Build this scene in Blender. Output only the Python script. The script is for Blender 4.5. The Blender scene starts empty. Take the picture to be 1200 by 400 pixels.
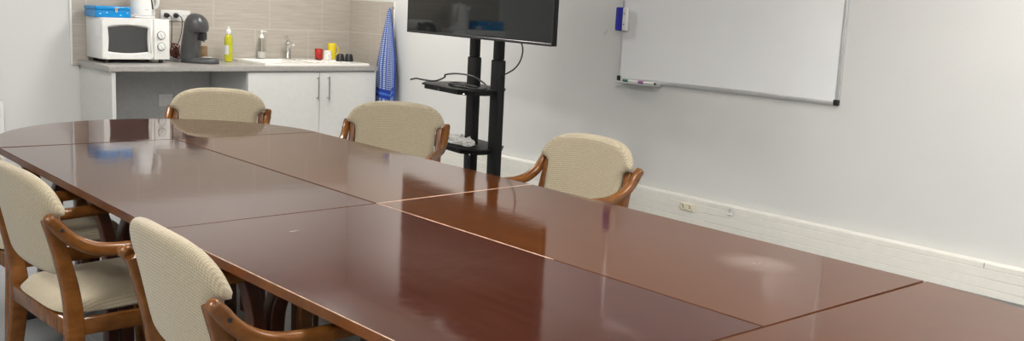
import bpy, bmesh, math, random
from mathutils import Vector, Matrix
random.seed(7)
S = bpy.context.scene
C = S.collection
PI = math.pi
S.view_settings.view_transform = 'Standard'
S.view_settings.look = 'None'
S.view_settings.exposure = 0.0
S.view_settings.gamma = 1.0
S.view_settings.use_curve_mapping = False

# ------------------------------------------------------------------ materials
def new_mat(name):
    m = bpy.data.materials.new(name); m.use_nodes = True
    nt = m.node_tree
    return m, nt, nt.nodes['Principled BSDF']

def N(nt, kind, **kw):
    n = nt.nodes.new(kind)
    for k, v in kw.items():
        if k.startswith('i_'):
            n.inputs[k[2:].replace('_', ' ')].default_value = v
        else:
            setattr(n, k, v)
    return n

def ramp(nt, fac, stops):
    r = nt.nodes.new('ShaderNodeValToRGB')
    el = r.color_ramp.elements
    while len(el) < len(stops): el.new(0.5)
    for e, (p, c) in zip(el, stops):
        e.position = p
        e.color = (*c, 1) if len(c) == 3 else c
    nt.links.new(fac, r.inputs['Fac'])
    return r

def mathn(nt, op, a, b=None, c=None, clamp=False):
    n = nt.nodes.new('ShaderNodeMath'); n.operation = op; n.use_clamp = clamp
    for i, v in enumerate((a, b, c)):
        if v is None: continue
        if isinstance(v, (int, float)): n.inputs[i].default_value = v
        else: nt.links.new(v, n.inputs[i])
    return n.outputs[0]

def mixc(nt, fac, a, b):
    n = nt.nodes.new('ShaderNodeMix'); n.data_type = 'RGBA'
    for sock, v in ((n.inputs[0], fac), (n.inputs[6], a), (n.inputs[7], b)):
        if isinstance(v, (int, float)): sock.default_value = v
        elif isinstance(v, tuple): sock.default_value = (*v, 1)
        else: nt.links.new(v, sock)
    return n.outputs[2]

def coords(nt, scale=(1, 1, 1), loc=(0, 0, 0), rot=(0, 0, 0)):
    t = nt.nodes.new('ShaderNodeTexCoord'); mp = nt.nodes.new('ShaderNodeMapping')
    mp.inputs['Scale'].default_value = scale; mp.inputs['Location'].default_value = loc
    mp.inputs['Rotation'].default_value = rot
    nt.links.new(t.outputs['Object'], mp.inputs['Vector'])
    return mp.outputs['Vector']

def noise(nt, vec, scale, detail=3, rough=.5):
    n = N(nt, 'ShaderNodeTexNoise'); n.inputs['Scale'].default_value = scale
    n.inputs['Detail'].default_value = detail; n.inputs['Roughness'].default_value = rough
    nt.links.new(vec, n.inputs['Vector'])
    return n.outputs['Fac']

def bump(nt, b, height, strength=.2, dist=.002):
    n = N(nt, 'ShaderNodeBump'); n.inputs['Strength'].default_value = strength
    n.inputs['Distance'].default_value = dist
    nt.links.new(height, n.inputs['Height']); nt.links.new(n.outputs['Normal'], b.inputs['Normal'])

def plain(name, col, rough=.5, metal=0, var=.06, vscale=25, spec=.5, bumpy=0):
    m, nt, b = new_mat(name)
    v = coords(nt)
    f = noise(nt, v, vscale)
    c0 = tuple(x * (1 - var) for x in col); c1 = tuple(min(1, x * (1 + var)) for x in col)
    r = ramp(nt, f, [(.3, c0), (.7, c1)])
    nt.links.new(r.outputs['Color'], b.inputs['Base Color'])
    b.inputs['Roughness'].default_value = rough; b.inputs['Metallic'].default_value = metal
    b.inputs['Specular IOR Level'].default_value = spec
    if bumpy: bump(nt, b, noise(nt, v, bumpy), .3, .001)
    return m

def mat_wall():
    m, nt, b = new_mat('painted_glass_fibre_wallpaper')
    v = coords(nt)
    big = noise(nt, v, 1.2, 2)
    r = ramp(nt, big, [(.3, (.66, .66, .645)), (.7, (.69, .69, .675))])
    # little scuff on the right-hand wall
    sep = N(nt, 'ShaderNodeSeparateXYZ'); nt.links.new(v, sep.inputs[0])
    dy = mathn(nt, 'MULTIPLY', mathn(nt, 'ADD', mathn(nt, 'SUBTRACT', sep.outputs[1], 4.79), mathn(nt, 'MULTIPLY', mathn(nt, 'SUBTRACT', sep.outputs[2], 1.317), .55)), 90)
    dz = mathn(nt, 'MULTIPLY', mathn(nt, 'SUBTRACT', sep.outputs[2], 1.317), 38)
    dx = mathn(nt, 'SUBTRACT', sep.outputs[0], 4.95)
    d = mathn(nt, 'ADD', mathn(nt, 'ADD', mathn(nt, 'MULTIPLY', dy, dy), mathn(nt, 'MULTIPLY', dz, dz)), mathn(nt, 'MULTIPLY', dx, dx))
    mask = mathn(nt, 'MULTIPLY', mathn(nt, 'SUBTRACT', 1.0, d, clamp=True), .45)
    c = mixc(nt, mask, r.outputs['Color'], (.3, .28, .25))
    nt.links.new(c, b.inputs['Base Color'])
    b.inputs['Roughness'].default_value = .55
    b.inputs['Specular IOR Level'].default_value = .3
    w = N(nt, 'ShaderNodeTexVoronoi'); w.inputs['Scale'].default_value = 140
    nt.links.new(v, w.inputs['Vector'])
    bump(nt, b, mathn(nt, 'ADD', w.outputs['Distance'], noise(nt, v, 60, 4)), .22, .0015)
    return m

def mat_tile():
    m, nt, b = new_mat('stone_look_wall_tile')
    v = coords(nt, (1, 1, 1))
    t = nt.nodes.new('ShaderNodeTexCoord')
    sep = N(nt, 'ShaderNodeSeparateXYZ'); nt.links.new(t.outputs['Object'], sep.inputs[0])
    # along = x on the back wall, -y on the side wall (object space of each slab puts length on X)
    u, z = sep.outputs[0], sep.outputs[2]
    TW, TH, GZ, GX = .51, .285, 1.165, 4.512
    row = mathn(nt, 'FLOOR', mathn(nt, 'DIVIDE', mathn(nt, 'SUBTRACT', z, GZ), TH))
    par = mathn(nt, 'FRACT', mathn(nt, 'MULTIPLY', mathn(nt, 'ADD', row, 1.0), .5))   # 0 lower row, .5 upper
    us = mathn(nt, 'ADD', mathn(nt, 'SUBTRACT', u, GX), mathn(nt, 'MULTIPLY', par, .752))
    fu = mathn(nt, 'FRACT', mathn(nt, 'ADD', mathn(nt, 'DIVIDE', us, TW), 20.0))
    fz = mathn(nt, 'FRACT', mathn(nt, 'ADD', mathn(nt, 'DIVIDE', mathn(nt, 'SUBTRACT', z, GZ), TH), 20.0))
    du = mathn(nt, 'MULTIPLY', mathn(nt, 'MINIMUM', fu, mathn(nt, 'SUBTRACT', 1.0, fu)), TW)
    dz = mathn(nt, 'MULTIPLY', mathn(nt, 'MINIMUM', fz, mathn(nt, 'SUBTRACT', 1.0, fz)), TH)
    g = mathn(nt, 'LESS_THAN', mathn(nt, 'MINIMUM', du, dz), .0028)
    st = coords(nt, (1.5, 1.5, 22))
    f = noise(nt, st, 3.2, 6, .65)
    r = ramp(nt, f, [(.25, (.395, .355, .305)), (.5, (.46, .42, .365)), (.75, (.53, .49, .43))])
    c = mixc(nt, g, r.outputs['Color'], (.58, .545, .485))
    nt.links.new(c, b.inputs['Base Color'])
    b.inputs['Roughness'].default_value = .38
    return m

def mat_floor():
    m, nt, b = new_mat('grey_floor_tile')
    v = coords(nt)
    br = N(nt, 'ShaderNodeTexBrick', offset=0.0)
    br.inputs['Scale'].default_value = 1.0
    br.inputs['Brick Width'].default_value = .45; br.inputs['Row Height'].default_value = .45
    br.inputs['Mortar Size'].default_value = .004
    br.inputs['Color1'].default_value = (.235, .25, .26, 1); br.inputs['Color2'].default_value = (.26, .27, .28, 1)
    br.inputs['Mortar'].default_value = (.37, .38, .38, 1)
    nt.links.new(v, br.inputs['Vector'])
    f = noise(nt, v, 9, 6, .6)
    c = mixc(nt, mathn(nt, 'MULTIPLY', f, .4), br.outputs['Color'], (.33, .34, .345))
    nt.links.new(c, b.inputs['Base Color'])
    b.inputs['Roughness'].default_value = .35
    return m

def mat_table(name, tint=(1, 1, 1), marks=None, r0=.04):
    m, nt, b = new_mat(name)
    v = coords(nt, (14, 1.2, 14))
    f = noise(nt, v, 2.4, 7, .62)
    v2 = coords(nt, (2, 1.0, 2))
    f2 = noise(nt, v2, 1.3, 3)
    k = lambda c: tuple(x * t for x, t in zip(c, tint))
    r = ramp(nt, mathn(nt, 'ADD', mathn(nt, 'MULTIPLY', f, .7), mathn(nt, 'MULTIPLY', f2, .3)),
             [(.3, k((.043, .0115, .0068))), (.5, k((.056, .0162, .0095))), (.72, k((.072, .0220, .0128)))])
    col = r.outputs['Color']
    t = nt.nodes.new('ShaderNodeTexCoord')
    fine = noise(nt, coords(nt, (1, 1, 1)), 45, 5, .7)
    rough = mathn(nt, 'ADD', mathn(nt, 'MULTIPLY', fine, .06), r0)
    if marks:
        for (sx, sy, rx, ry, amt) in marks:
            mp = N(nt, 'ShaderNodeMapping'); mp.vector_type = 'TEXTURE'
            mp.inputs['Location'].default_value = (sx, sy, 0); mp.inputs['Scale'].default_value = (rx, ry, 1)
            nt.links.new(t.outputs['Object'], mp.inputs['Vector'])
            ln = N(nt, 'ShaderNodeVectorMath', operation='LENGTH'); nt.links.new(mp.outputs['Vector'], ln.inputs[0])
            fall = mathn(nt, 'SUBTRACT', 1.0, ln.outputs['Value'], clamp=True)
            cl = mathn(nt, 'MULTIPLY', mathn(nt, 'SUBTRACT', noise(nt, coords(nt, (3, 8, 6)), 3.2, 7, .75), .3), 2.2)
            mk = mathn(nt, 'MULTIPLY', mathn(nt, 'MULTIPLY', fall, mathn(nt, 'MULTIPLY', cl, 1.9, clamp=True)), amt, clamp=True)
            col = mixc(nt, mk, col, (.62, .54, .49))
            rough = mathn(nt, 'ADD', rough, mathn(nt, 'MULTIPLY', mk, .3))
    nt.links.new(col, b.inputs['Base Color'])
    nt.links.new(rough, b.inputs['Roughness'])
    b.inputs['Specular IOR Level'].default_value = .5
    b.inputs['IOR'].default_value = 1.5
    bump(nt, b, noise(nt, coords(nt, (1, 1, 1)), 7, 2), .035, .01)
    return m

def mat_chair_wood():
    m, nt, b = new_mat('orange_brown_beech')
    v = coords(nt, (26, 5, 9))
    f = noise(nt, v, 2.2, 6, .6)
    r = ramp(nt, f, [(.28, (.108, .036, .0065)), (.5, (.168, .060, .0115)), (.75, (.245, .094, .021))])
    nt.links.new(r.outputs['Color'], b.inputs['Base Color'])
    b.inputs['Roughness'].default_value = .27
    return m

def mat_fabric():
    m, nt, b = new_mat('cream_woven_upholstery')
    t = nt.nodes.new('ShaderNodeTexCoord')
    sep = N(nt, 'ShaderNodeSeparateXYZ'); nt.links.new(t.outputs['Object'], sep.inputs[0])
    k = PI / .0075
    sm = mathn(nt, 'ADD', sep.outputs[1], sep.outputs[2])
    wx = mathn(nt, 'SINE', mathn(nt, 'MULTIPLY', mathn(nt, 'ADD', sep.outputs[0], sm), k))
    wz = mathn(nt, 'SINE', mathn(nt, 'MULTIPLY', mathn(nt, 'SUBTRACT', sep.outputs[0], sm), k))
    w = mathn(nt, 'ADD', mathn(nt, 'MULTIPLY', mathn(nt, 'MULTIPLY', wx, wz), .5), .5)
    v = coords(nt)
    w2 = mathn(nt, 'ADD', mathn(nt, 'MULTIPLY', w, .40), mathn(nt, 'MULTIPLY', noise(nt, v, 150, 4, .8), .68))
    r = ramp(nt, w2, [(.15, (.205, .165, .10)), (.5, (.385, .332, .236)), (.85, (.57, .50, .375))])
    c = mixc(nt, mathn(nt, 'MULTIPLY', noise(nt, v, 9, 4), .25), r.outputs['Color'], (.33, .285, .20))
    nt.links.new(c, b.inputs['Base Color'])
    b.inputs['Roughness'].default_value = .95
    b.inputs['Specular IOR Level'].default_value = .1
    b.inputs['Sheen Weight'].default_value = .25
    bump(nt, b, w, .28, .002)
    return m

def mat_towel():
    m, nt, b = new_mat('blue_white_check_cloth')
    t = nt.nodes.new('ShaderNodeTexCoord')
    sep = N(nt, 'ShaderNodeSeparateXYZ'); nt.links.new(t.outputs['UV'], sep.inputs[0])
    u, z = sep.outputs[0], sep.outputs[1]
    fu = mathn(nt, 'FRACT', mathn(nt, 'MULTIPLY', u, 13)); fz = mathn(nt, 'FRACT', mathn(nt, 'MULTIPLY', z, 48))
    du = mathn(nt, 'ABSOLUTE', mathn(nt, 'SUBTRACT', fu, .5)); dz = mathn(nt, 'ABSOLUTE', mathn(nt, 'SUBTRACT', fz, .5))
    dot = mathn(nt, 'LESS_THAN', mathn(nt, 'MAXIMUM', du, dz), .27)
    c = mixc(nt, dot, (.05, .115, .36), (.56, .62, .76))
    band = mathn(nt, 'MULTIPLY', mathn(nt, 'GREATER_THAN', z, .07), mathn(nt, 'LESS_THAN', z, .165))
    c = mixc(nt, band, c, (.012, .045, .33))
    band2 = mathn(nt, 'LESS_THAN', mathn(nt, 'ABSOLUTE', mathn(nt, 'SUBTRACT', z, .118)), .012)
    c = mixc(nt, band2, c, (.06, .17, .55))
    hem = mathn(nt, 'GREATER_THAN', mathn(nt, 'ABSOLUTE', mathn(nt, 'SUBTRACT', u, .5)), .455)
    c = mixc(nt, hem, c, (.03, .06, .26))
    hem2 = mathn(nt, 'LESS_THAN', mathn(nt, 'ABSOLUTE', mathn(nt, 'SUBTRACT', u, .24)), .02)
    c = mixc(nt, hem2, c, (.70, .72, .78))
    nt.links.new(c, b.inputs['Base Color']); b.inputs['Roughness'].default_value = .9
    return m

def mat_liquid():
    m, nt, b = new_mat('yellow_green_soap')
    f = noise(nt, coords(nt), 20)
    r = ramp(nt, f, [(.3, (.52, .52, .01)), (.7, (.62, .60, .03))])
    nt.links.new(r.outputs['Color'], b.inputs['Base Color'])
    b.inputs['Roughness'].default_value = .12
    b.inputs['Transmission Weight'].default_value = .15
    return m

def mat_clear(name, col=(.97, .97, .97), rough=.02):
    m, nt, b = new_mat(name)
    f = noise(nt, coords(nt), 30)
    r = ramp(nt, f, [(.2, tuple(x * .97 for x in col)), (.8, col)])
    nt.links.new(r.outputs['Color'], b.inputs['Base Color'])
    b.inputs['Transmission Weight'].default_value = 1.0
    b.inputs['Roughness'].default_value = rough; b.inputs['IOR'].default_value = 1.06
    return m

def mat_lamp(name, col, strength):
    m, nt, b = new_mat(name)
    f = noise(nt, coords(nt), 3)
    r = ramp(nt, f, [(.0, tuple(x * .98 for x in col)), (1., col)])
    nt.links.new(r.outputs['Color'], b.inputs['Emission Color'])
    b.inputs['Emission Strength'].default_value = strength
    b.inputs['Base Color'].default_value = (.9, .9, .9, 1)
    return m

M = dict(
    wall=mat_wall(), tile=mat_tile(), floor=mat_floor(),
    ceiling=plain('white_ceiling', (.72, .72, .70), .8),
    table=mat_table('red_brown_veneer'),
    table_far=mat_table('red_brown_veneer_polished', (1, 1, 1), None, .005),
    table_b=mat_table('red_brown_veneer_orange', (1.5, 1.5, .5)),
    table_s=mat_table('red_brown_veneer_pale_patch', (1.5, 1.5, .5), [(.197, -.423, .17, .20, .75)]),  # one pale, noise-broken ellipse mixed into the veneer colour, slightly rougher
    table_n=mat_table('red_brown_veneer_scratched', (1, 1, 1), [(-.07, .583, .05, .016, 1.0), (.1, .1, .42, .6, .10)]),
    edge=plain('dark_veneer_edge', (.155, .05, .014), .3, var=.25, vscale=12),
    eased=plain('eased_dark_edge', (.075, .026, .012), .75, var=.2, vscale=30, spec=.2),
    worn=plain('worn_pale_table_edge', (.46, .34, .26), .7, var=.35, vscale=30),
    leg=plain('dark_red_bentwood', (.062, .016, .007), .3, var=.25, vscale=14),
    wood=mat_chair_wood(), fabric=mat_fabric(),
    bolt=plain('black_bolt', (.02, .018, .016), .4),
    black=plain('black_powder_coat', (.0045, .005, .0055), .5, var=.15, spec=.3),
    blackp=plain('black_plastic', (.014, .014, .015), .4, var=.12),
    screen=plain('glossy_black_screen', (.006, .0085, .0088), .04, var=.03, spec=.32),
    bezel=plain('black_bezel', (.012, .012, .013), .25),
    cable=plain('black_cable', (.012, .012, .012), .5),
    wcable=plain('white_cable', (.82, .82, .80), .5),
    white=plain('white_plastic', (.80, .80, .78), .3, var=.03),
    whitem=plain('white_enamel', (.77, .775, .77), .28, var=.03),
    ceramic=plain('white_ceramic', (.84, .825, .78), .15, var=.02),
    lacq=plain('white_cabinet_laminate', (.70, .70, .675), .38, var=.02),
    panel=plain('light_grey_laminate', (.64, .64, .625), .42, var=.02),
    counter=plain('grey_beige_worktop', (.37, .355, .335), .3, var=.12, vscale=60),
    steel=plain('brushed_steel', (.52, .51, .49), .3, 1, var=.08),
    chrome=plain('chrome', (.75, .75, .74), .1, 1, var=.02),
    alu=plain('anodised_aluminium', (.74, .75, .76), .32, .7, var=.04),
    board=plain('white_board_enamel', (.83, .84, .845), .14, var=.015, vscale=3),
    socket=plain('cream_socket_plastic', (.78, .73, .56), .35, var=.03),
    trunk=plain('cream_white_pvc', (.80, .785, .72), .42, var=.02),
    trunk_line=plain('grey_joint', (.38, .37, .33), .6),
    socketw=plain('white_socket_plastic', (.72, .715, .69), .3, var=.02),
    blue=plain('blue_painted_tin', (.002, .25, .62), .25, var=.12, vscale=18),
    bluemark=plain('pale_blue_print', (.35, .62, .85), .4),
    bluep=plain('dark_blue_felt', (.015, .018, .32), .8, var=.2),
    grey=plain('dark_grey_plastic', (.062, .062, .064), .33, var=.10),
    glass=plain('dark_oven_glass', (.058, .058, .058), .12, var=.12, vscale=120),
    red=plain('red_plastic', (.42, .018, .015), .4, var=.12),
    yellow=plain('yellow_plastic', (.80, .62, .01), .4, var=.06),
    cup=plain('white_speckled_cup', (.74, .72, .68), .35, var=.25, vscale=70),
    cork=plain('light_brown_cork', (.30, .20, .11), .8, var=.3),
    copper=plain('red_brown_plastic', (.21, .06, .045), .5, var=.3),
    green=plain('green_cap', (.01, .16, .10), .4),
    purple=plain('purple_cap', (.28, .04, .26), .4),
    liquid=mat_liquid(), clear=mat_clear('clear_plastic'),
    towel=mat_towel(),
    skin_white=plain('radiator_enamel', (.72, .72, .71), .35, var=.02),
    lamp=mat_lamp('led_diffuser', (1.0, .965, .915), 51),
    dialrim=plain('grey_dial_ring', (.20, .22, .21), .4),
    shade=plain('grey_under_counter_wall', (.50, .50, .48), .6),
    paper=plain('white_paper', (.75, .73, .72), .6),
)

# ------------------------------------------------------------------ mesh helpers
def finish(name, bm, mat, parent=None, smooth=.6, recalc=True):
    if recalc: bmesh.ops.recalc_face_normals(bm, faces=bm.faces)
    me = bpy.data.meshes.new(name)
    bm.to_mesh(me); bm.free()
    for m in (mat if isinstance(mat, (list, tuple)) else [mat]): me.materials.append(m)
    if smooth:
        me.polygons.foreach_set('use_smooth', [True] * len(me.polygons))
        me.set_sharp_from_angle(angle=smooth)
    o = bpy.data.objects.new(name, me); C.objects.link(o)
    if parent: o.parent = parent
    return o

def add_box(bm, lo, hi, bev=0, seg=2, mtx=None, mi=0):
    b2 = bmesh.new()
    bmesh.ops.create_cube(b2, size=1)
    c = [(a + b) / 2 for a, b in zip(lo, hi)]; s = [abs(b - a) for a, b in zip(lo, hi)]
    for v in b2.verts: v.co = Vector((v.co.x * s[0] + c[0], v.co.y * s[1] + c[1], v.co.z * s[2] + c[2]))
    if bev: bmesh.ops.bevel(b2, geom=b2.edges[:], offset=bev, segments=seg, affect='EDGES', profile=.5)
    merge(bm, b2, mtx, mi)

def merge(bm, b2, mtx=None, mi=None):
    vm = {}
    for v in b2.verts:
        vm[v] = bm.verts.new(mtx @ v.co if mtx else v.co)
    for f in b2.faces:
        try:
            nf = bm.faces.new([vm[v] for v in f.verts])
            nf.material_index = f.material_index if mi is None else mi
        except ValueError: pass
    b2.free()

def box(name, lo, hi, mat, parent=None, bev=0, seg=2, mtx=None):
    bm = bmesh.new(); add_box(bm, lo, hi, bev, seg, mtx); return finish(name, bm, mat, parent)

def catmull(pts, n=6):
    P = [Vector(p) for p in pts]; out = []
    P = [P[0] * 2 - P[1]] + P + [P[-1] * 2 - P[-2]]
    for i in range(1, len(P) - 2):
        a, b, c, d = P[i - 1:i + 3]
        for k in range(n):
            t = k / n
            out.append(.5 * ((2 * b) + (c - a) * t + (2 * a - 5 * b + 4 * c - d) * t * t + (3 * b - a - 3 * c + d) * t ** 3))
    out.append(P[-2]); return out

def add_sweep(bm, path, w, h, side, rad=.3, mi=0, ends=0):
    """rectangle with rounded corners swept along path; w runs along `side`; w,h may be lists"""
    side = Vector(side).normalized(); path = [Vector(p) for p in path]; n = len(path)
    rings = []
    for i, p in enumerate(path):
        t = (path[min(i + 1, n - 1)] - path[max(i - 1, 0)]).normalized()
        nn = t.cross(side).normalized(); sd = nn.cross(t).normalized()
        ww = w if not isinstance(w, (list, tuple)) else w[0] + (w[1] - w[0]) * i / (n - 1)
        hh = h if not isinstance(h, (list, tuple)) else h[min(int(i / (n - 1) * (len(h) - 1)), len(h) - 2)] + (h[min(int(i / (n - 1) * (len(h) - 1)), len(h) - 2) + 1] - h[min(int(i / (n - 1) * (len(h) - 1)), len(h) - 2)]) * ((i / (n - 1) * (len(h) - 1)) - min(int(i / (n - 1) * (len(h) - 1)), len(h) - 2))
        r = rad * min(ww, hh)
        ring = []
        for (sx, sy, a0) in ((1, 1, 0), (-1, 1, 90), (-1, -1, 180), (1, -1, 270)):
            for k in range(4):
                a = math.radians(a0 + k * 30)
                ring.append(bm.verts.new(p + sd * (sx * (ww / 2 - r) + r * math.cos(a)) + nn * (sy * (hh / 2 - r) + r * math.sin(a))))
        rings.append(ring)
    for a, b in zip(rings, rings[1:]):
        for k in range(len(a)):
            f = bm.faces.new((a[k], a[(k + 1) % len(a)], b[(k + 1) % len(a)], b[k])); f.material_index = mi
    if ends:
        for idx, sg in ((0, -1), (-1, 1)):
            base = rings[idx]; p = path[idx]; q = path[1] if idx == 0 else path[-2]
            t = (p - q).normalized(); prev = base
            for sc, of in ((.86, .5), (.55, .85), (.2, 1.0)):
                cur = [bm.verts.new(p + (v.co - p) * sc + t * ends * of) for v in base]
                for k in range(len(cur)): bm.faces.new((prev[k], prev[(k + 1) % len(cur)], cur[(k + 1) % len(cur)], cur[k]))
                prev = cur
            bm.faces.new(prev)
    else:
        bm.faces.new(rings[0][::-1]); bm.faces.new(rings[-1])

def add_tube(bm, path, r, n=8, mi=0, cap=True):
    path = [Vector(p) for p in path]; rings = []; up = None
    for i, p in enumerate(path):
        t = (path[min(i + 1, len(path) - 1)] - path[max(i - 1, 0)]).normalized()
        if up is None:
            up = Vector((0, 0, 1)) if abs(t.z) < .9 else Vector((1, 0, 0))
        a = t.cross(up)
        if a.length < 1e-4: a = t.cross(Vector((1, .3, .2)))
        a.normalize(); up = a.cross(t).normalized()
        rr = r if not isinstance(r, (list, tuple)) else r[i]
        rings.append([bm.verts.new(p + (a * math.cos(2 * PI * k / n) + up * math.sin(2 * PI * k / n)) * rr) for k in range(n)])
    for a, b in zip(rings, rings[1:]):
        for k in range(n):
            bm.faces.new((a[k], a[(k + 1) % n], b[(k + 1) % n], b[k])).material_index = mi
    if cap:
        bm.faces.new(rings[0][::-1]).material_index = mi; bm.faces.new(rings[-1]).material_index = mi

def tube(name, path, r, mat, parent=None, n=8, smoothn=6):
    bm = bmesh.new(); add_tube(bm, catmull(path, smoothn) if smoothn else path, r, n); return finish(name, bm, mat, parent)

def add_lathe(bm, prof, n=28, mtx=None, sx=1, sy=1):
    b2 = bmesh.new(); rings = []
    for (r, z) in prof:
        if r < 1e-6: rings.append([b2.verts.new((0, 0, z))])
        else: rings.append([b2.verts.new((r * sx * math.cos(2 * PI * k / n), r * sy * math.sin(2 * PI * k / n), z)) for k in range(n)])
    for a, b in zip(rings, rings[1:]):
        for k in range(n):
            q = (k + 1) % n
            if len(a) == 1 and len(b) == 1: continue
            if len(a) == 1: b2.faces.new((a[0], b[q], b[k]))
            elif len(b) == 1: b2.faces.new((a[k], a[q], b[0]))
            else: b2.faces.new((a[k], a[q], b[q], b[k]))
    merge(bm, b2, mtx)

def lathe(name, prof, mat, parent=None, n=28, mtx=None, sx=1, sy=1):
    bm = bmesh.new(); add_lathe(bm, prof, n, mtx, sx, sy); return finish(name, bm, mat, parent)

def prism(poly, z0, z1, bev=.003, mat_top=0, mat_bev=0, mat_side=0, seg=2):
    bm = bmesh.new()
    a = [bm.verts.new((x, y, z0)) for x, y in poly]; b = [bm.verts.new((x, y, z1)) for x, y in poly]
    n = len(poly)
    bot = bm.faces.new(a[::-1]); top = bm.faces.new(b)
    for k in range(n):
        bm.faces.new((a[k], a[(k + 1) % n], b[(k + 1) % n], b[k])).material_index = mat_side
    top.material_index = mat_top; bot.material_index = mat_side
    bmesh.ops.recalc_face_normals(bm, faces=bm.faces)
    if bev:
        r = bmesh.ops.bevel(bm, geom=list(top.edges), offset=bev, segments=seg, affect='EDGES', profile=.5, material=mat_bev)
    return bm

def empty(name, loc, rz=0):
    o = bpy.data.objects.new(name, None); C.objects.link(o)
    o.location = loc; o.rotation_euler = (0, 0, rz); o.empty_display_size = .1
    return o

def tag(o, label, cat, group=None):
    o['label'] = label; o['category'] = cat
    if group: o['group'] = group
    return o

def struct(o):
    o['kind'] = 'structure'; return o

def copy_tree(o, parent=None):
    c = o.copy(); C.objects.link(c)
    if parent: c.parent = parent
    for ch in list(o.children): copy_tree(ch, c)
    return c

def T(x, y, z): return Matrix.Translation((x, y, z))
def RZ(a): return Matrix.Rotation(a, 4, 'Z')
def RX(a): return Matrix.Rotation(a, 4, 'X')
def RY(a): return Matrix.Rotation(a, 4, 'Y')

# ------------------------------------------------------------------ camera
cam = bpy.data.cameras.new('camera'); co = bpy.data.objects.new('camera', cam); C.objects.link(co)
r_ = Vector((0.7582193795, -0.6502020057, 0.0483810320))
d_ = Vector((-0.0730270226, -0.1584271941, -0.9846663791))
f_ = Vector((0.6478969258, 0.7430600083, -0.1676048854))
u_ = -d_; b_ = -f_
co.matrix_world = Matrix(((r_.x, u_.x, b_.x, 0), (r_.y, u_.y, b_.y, 0), (r_.z, u_.z, b_.z, 1.451), (0, 0, 0, 1)))
cam.sensor_width = 36; cam.lens = 36 * 1179.907 / 1200; cam.shift_y = 9.967 / 1200
cam.clip_start = .02
S.camera = co

# ------------------------------------------------------------------ room
XL, XR, Y0, YB, ZC = -2.2, 4.95, -2.6, 8.03, 2.72
struct(box('floor', (XL - .1, Y0 - .1, -.1), (XR + .1, YB + .1, 0), M['floor']))
struct(box('ceiling', (XL - .1, Y0 - .1, ZC), (XR + .1, YB + .1, ZC + .1), M['ceiling']))
struct(box('wall_right', (XR, Y0 - .1, 0), (XR + .1, YB + .1, ZC), M['wall']))
struct(box('wall_back', (XL - .1, YB, 0), (XR, YB + .1, ZC), M['wall']))
struct(box('wall_left', (XL - .1, Y0 - .1, 0), (XL, YB, ZC), M['wall']))
struct(box('wall_front', (XL, Y0 - .1, 0), (XR, Y0, ZC), M['wall']))

# tiled splashback: back slab and side slab
bm = bmesh.new(); add_box(bm, (2.50, YB - .012, .86), (XR - .0005, YB - .0005, 1.735), .001, 1)
struct(finish('trim_1', bm, M['tile']))
side = bmesh.new(); add_box(side, (4.15, -.006, .86), (4.85, .0055, 1.45), .001, 1)
so = struct(finish('trim_2', side, M['tile'])); so.location = (XR - .006, YB - .012 + 4.15, 0); so.rotation_euler = (0, 0, -PI / 2)
struct(box('trim_3', (2.483, YB - .015, .86), (2.499, YB - .0005, 1.735), M['white'], bev=.002))
struct(box('trim_4', (XR - .014, YB - .722, .86), (XR - .0005, YB - .7125, 1.45), M['white'], bev=.002))

# perimeter cable trunking along the right-hand wall
tx = XR - .05
bm = bmesh.new()
prof = [(XR - .001, .172), (tx + .004, .172), (tx, .176), (tx, .206), (tx + .003, .208), (tx + .003, .211), (tx, .213), (tx, .256),
        (tx + .003, .258), (tx + .003, .261), (tx, .263), (tx, .303), (tx + .003, .305), (tx + .003, .308), (tx, .31), (tx, .334), (tx + .006, .34), (XR - .001, .34)]
a = [bm.verts.new((x, Y0 + .01, z)) for x, z in prof]; b = [bm.verts.new((x, 7.25, z)) for x, z in prof]
for k in range(len(prof)):
    q = (k + 1) % len(prof); bm.faces.new((a[k], a[q], b[q], b[k]))
bm.faces.new(a[::-1]); bm.faces.new(b)
trunk = struct(finish('trim_5', bm, M['trunk'], smooth=.3))
struct(box('trim_6', (tx - .0012, 2.084, .312), (tx - .0002, 2.089, .336), M['trunk_line']))

def wall_socket(name, loc, label, cat, kind):
    o = empty(name, loc)
    if kind == 'double':
        box('plate', (-.012, -.056, -.024), (0, .056, .024), M['socket'], o, .004)
        for s in (-1, 1):
            h = lathe('socket_well', [(.019, 0), (.019, .004), (.016, .004), (.015, .0012), (0, .0012)], M['socket'], o, 24, T(-.012, s * .026, .003) @ RY(-PI / 2))
            bmx = bmesh.new()
            for dz in (-.006, .006): add_lathe(bmx, [(.0042, .0015), (.0042, .0024), (0, .0024)], 10, T(-.012, s * .026, .003 + dz) @ RY(-PI / 2))
            finish('socket_hole', bmx, M['blackp'], h)
    else:
        box('plate', (-.008, -.016, -.024), (0, .016, .024), M['socketw'], o, .003)
        box('cable_clip', (-.014, -.008, -.002), (-.008, .008, .018), M['alu'], o, .002)
        box('ledge', (-.018, -.02, -.024), (-.008, .02, -.016), M['white'], o, .002)
    return tag(o, label, cat)
wall_socket('wall_socket', (tx - .0005, 3.937, .276), 'cream double power socket on the white cable trunking', 'socket', 'double')
wall_socket('data_outlet', (tx - .0005, 3.604, .312), 'small white data outlet on the trunking, right of the double socket', 'outlet', 'data')

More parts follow.
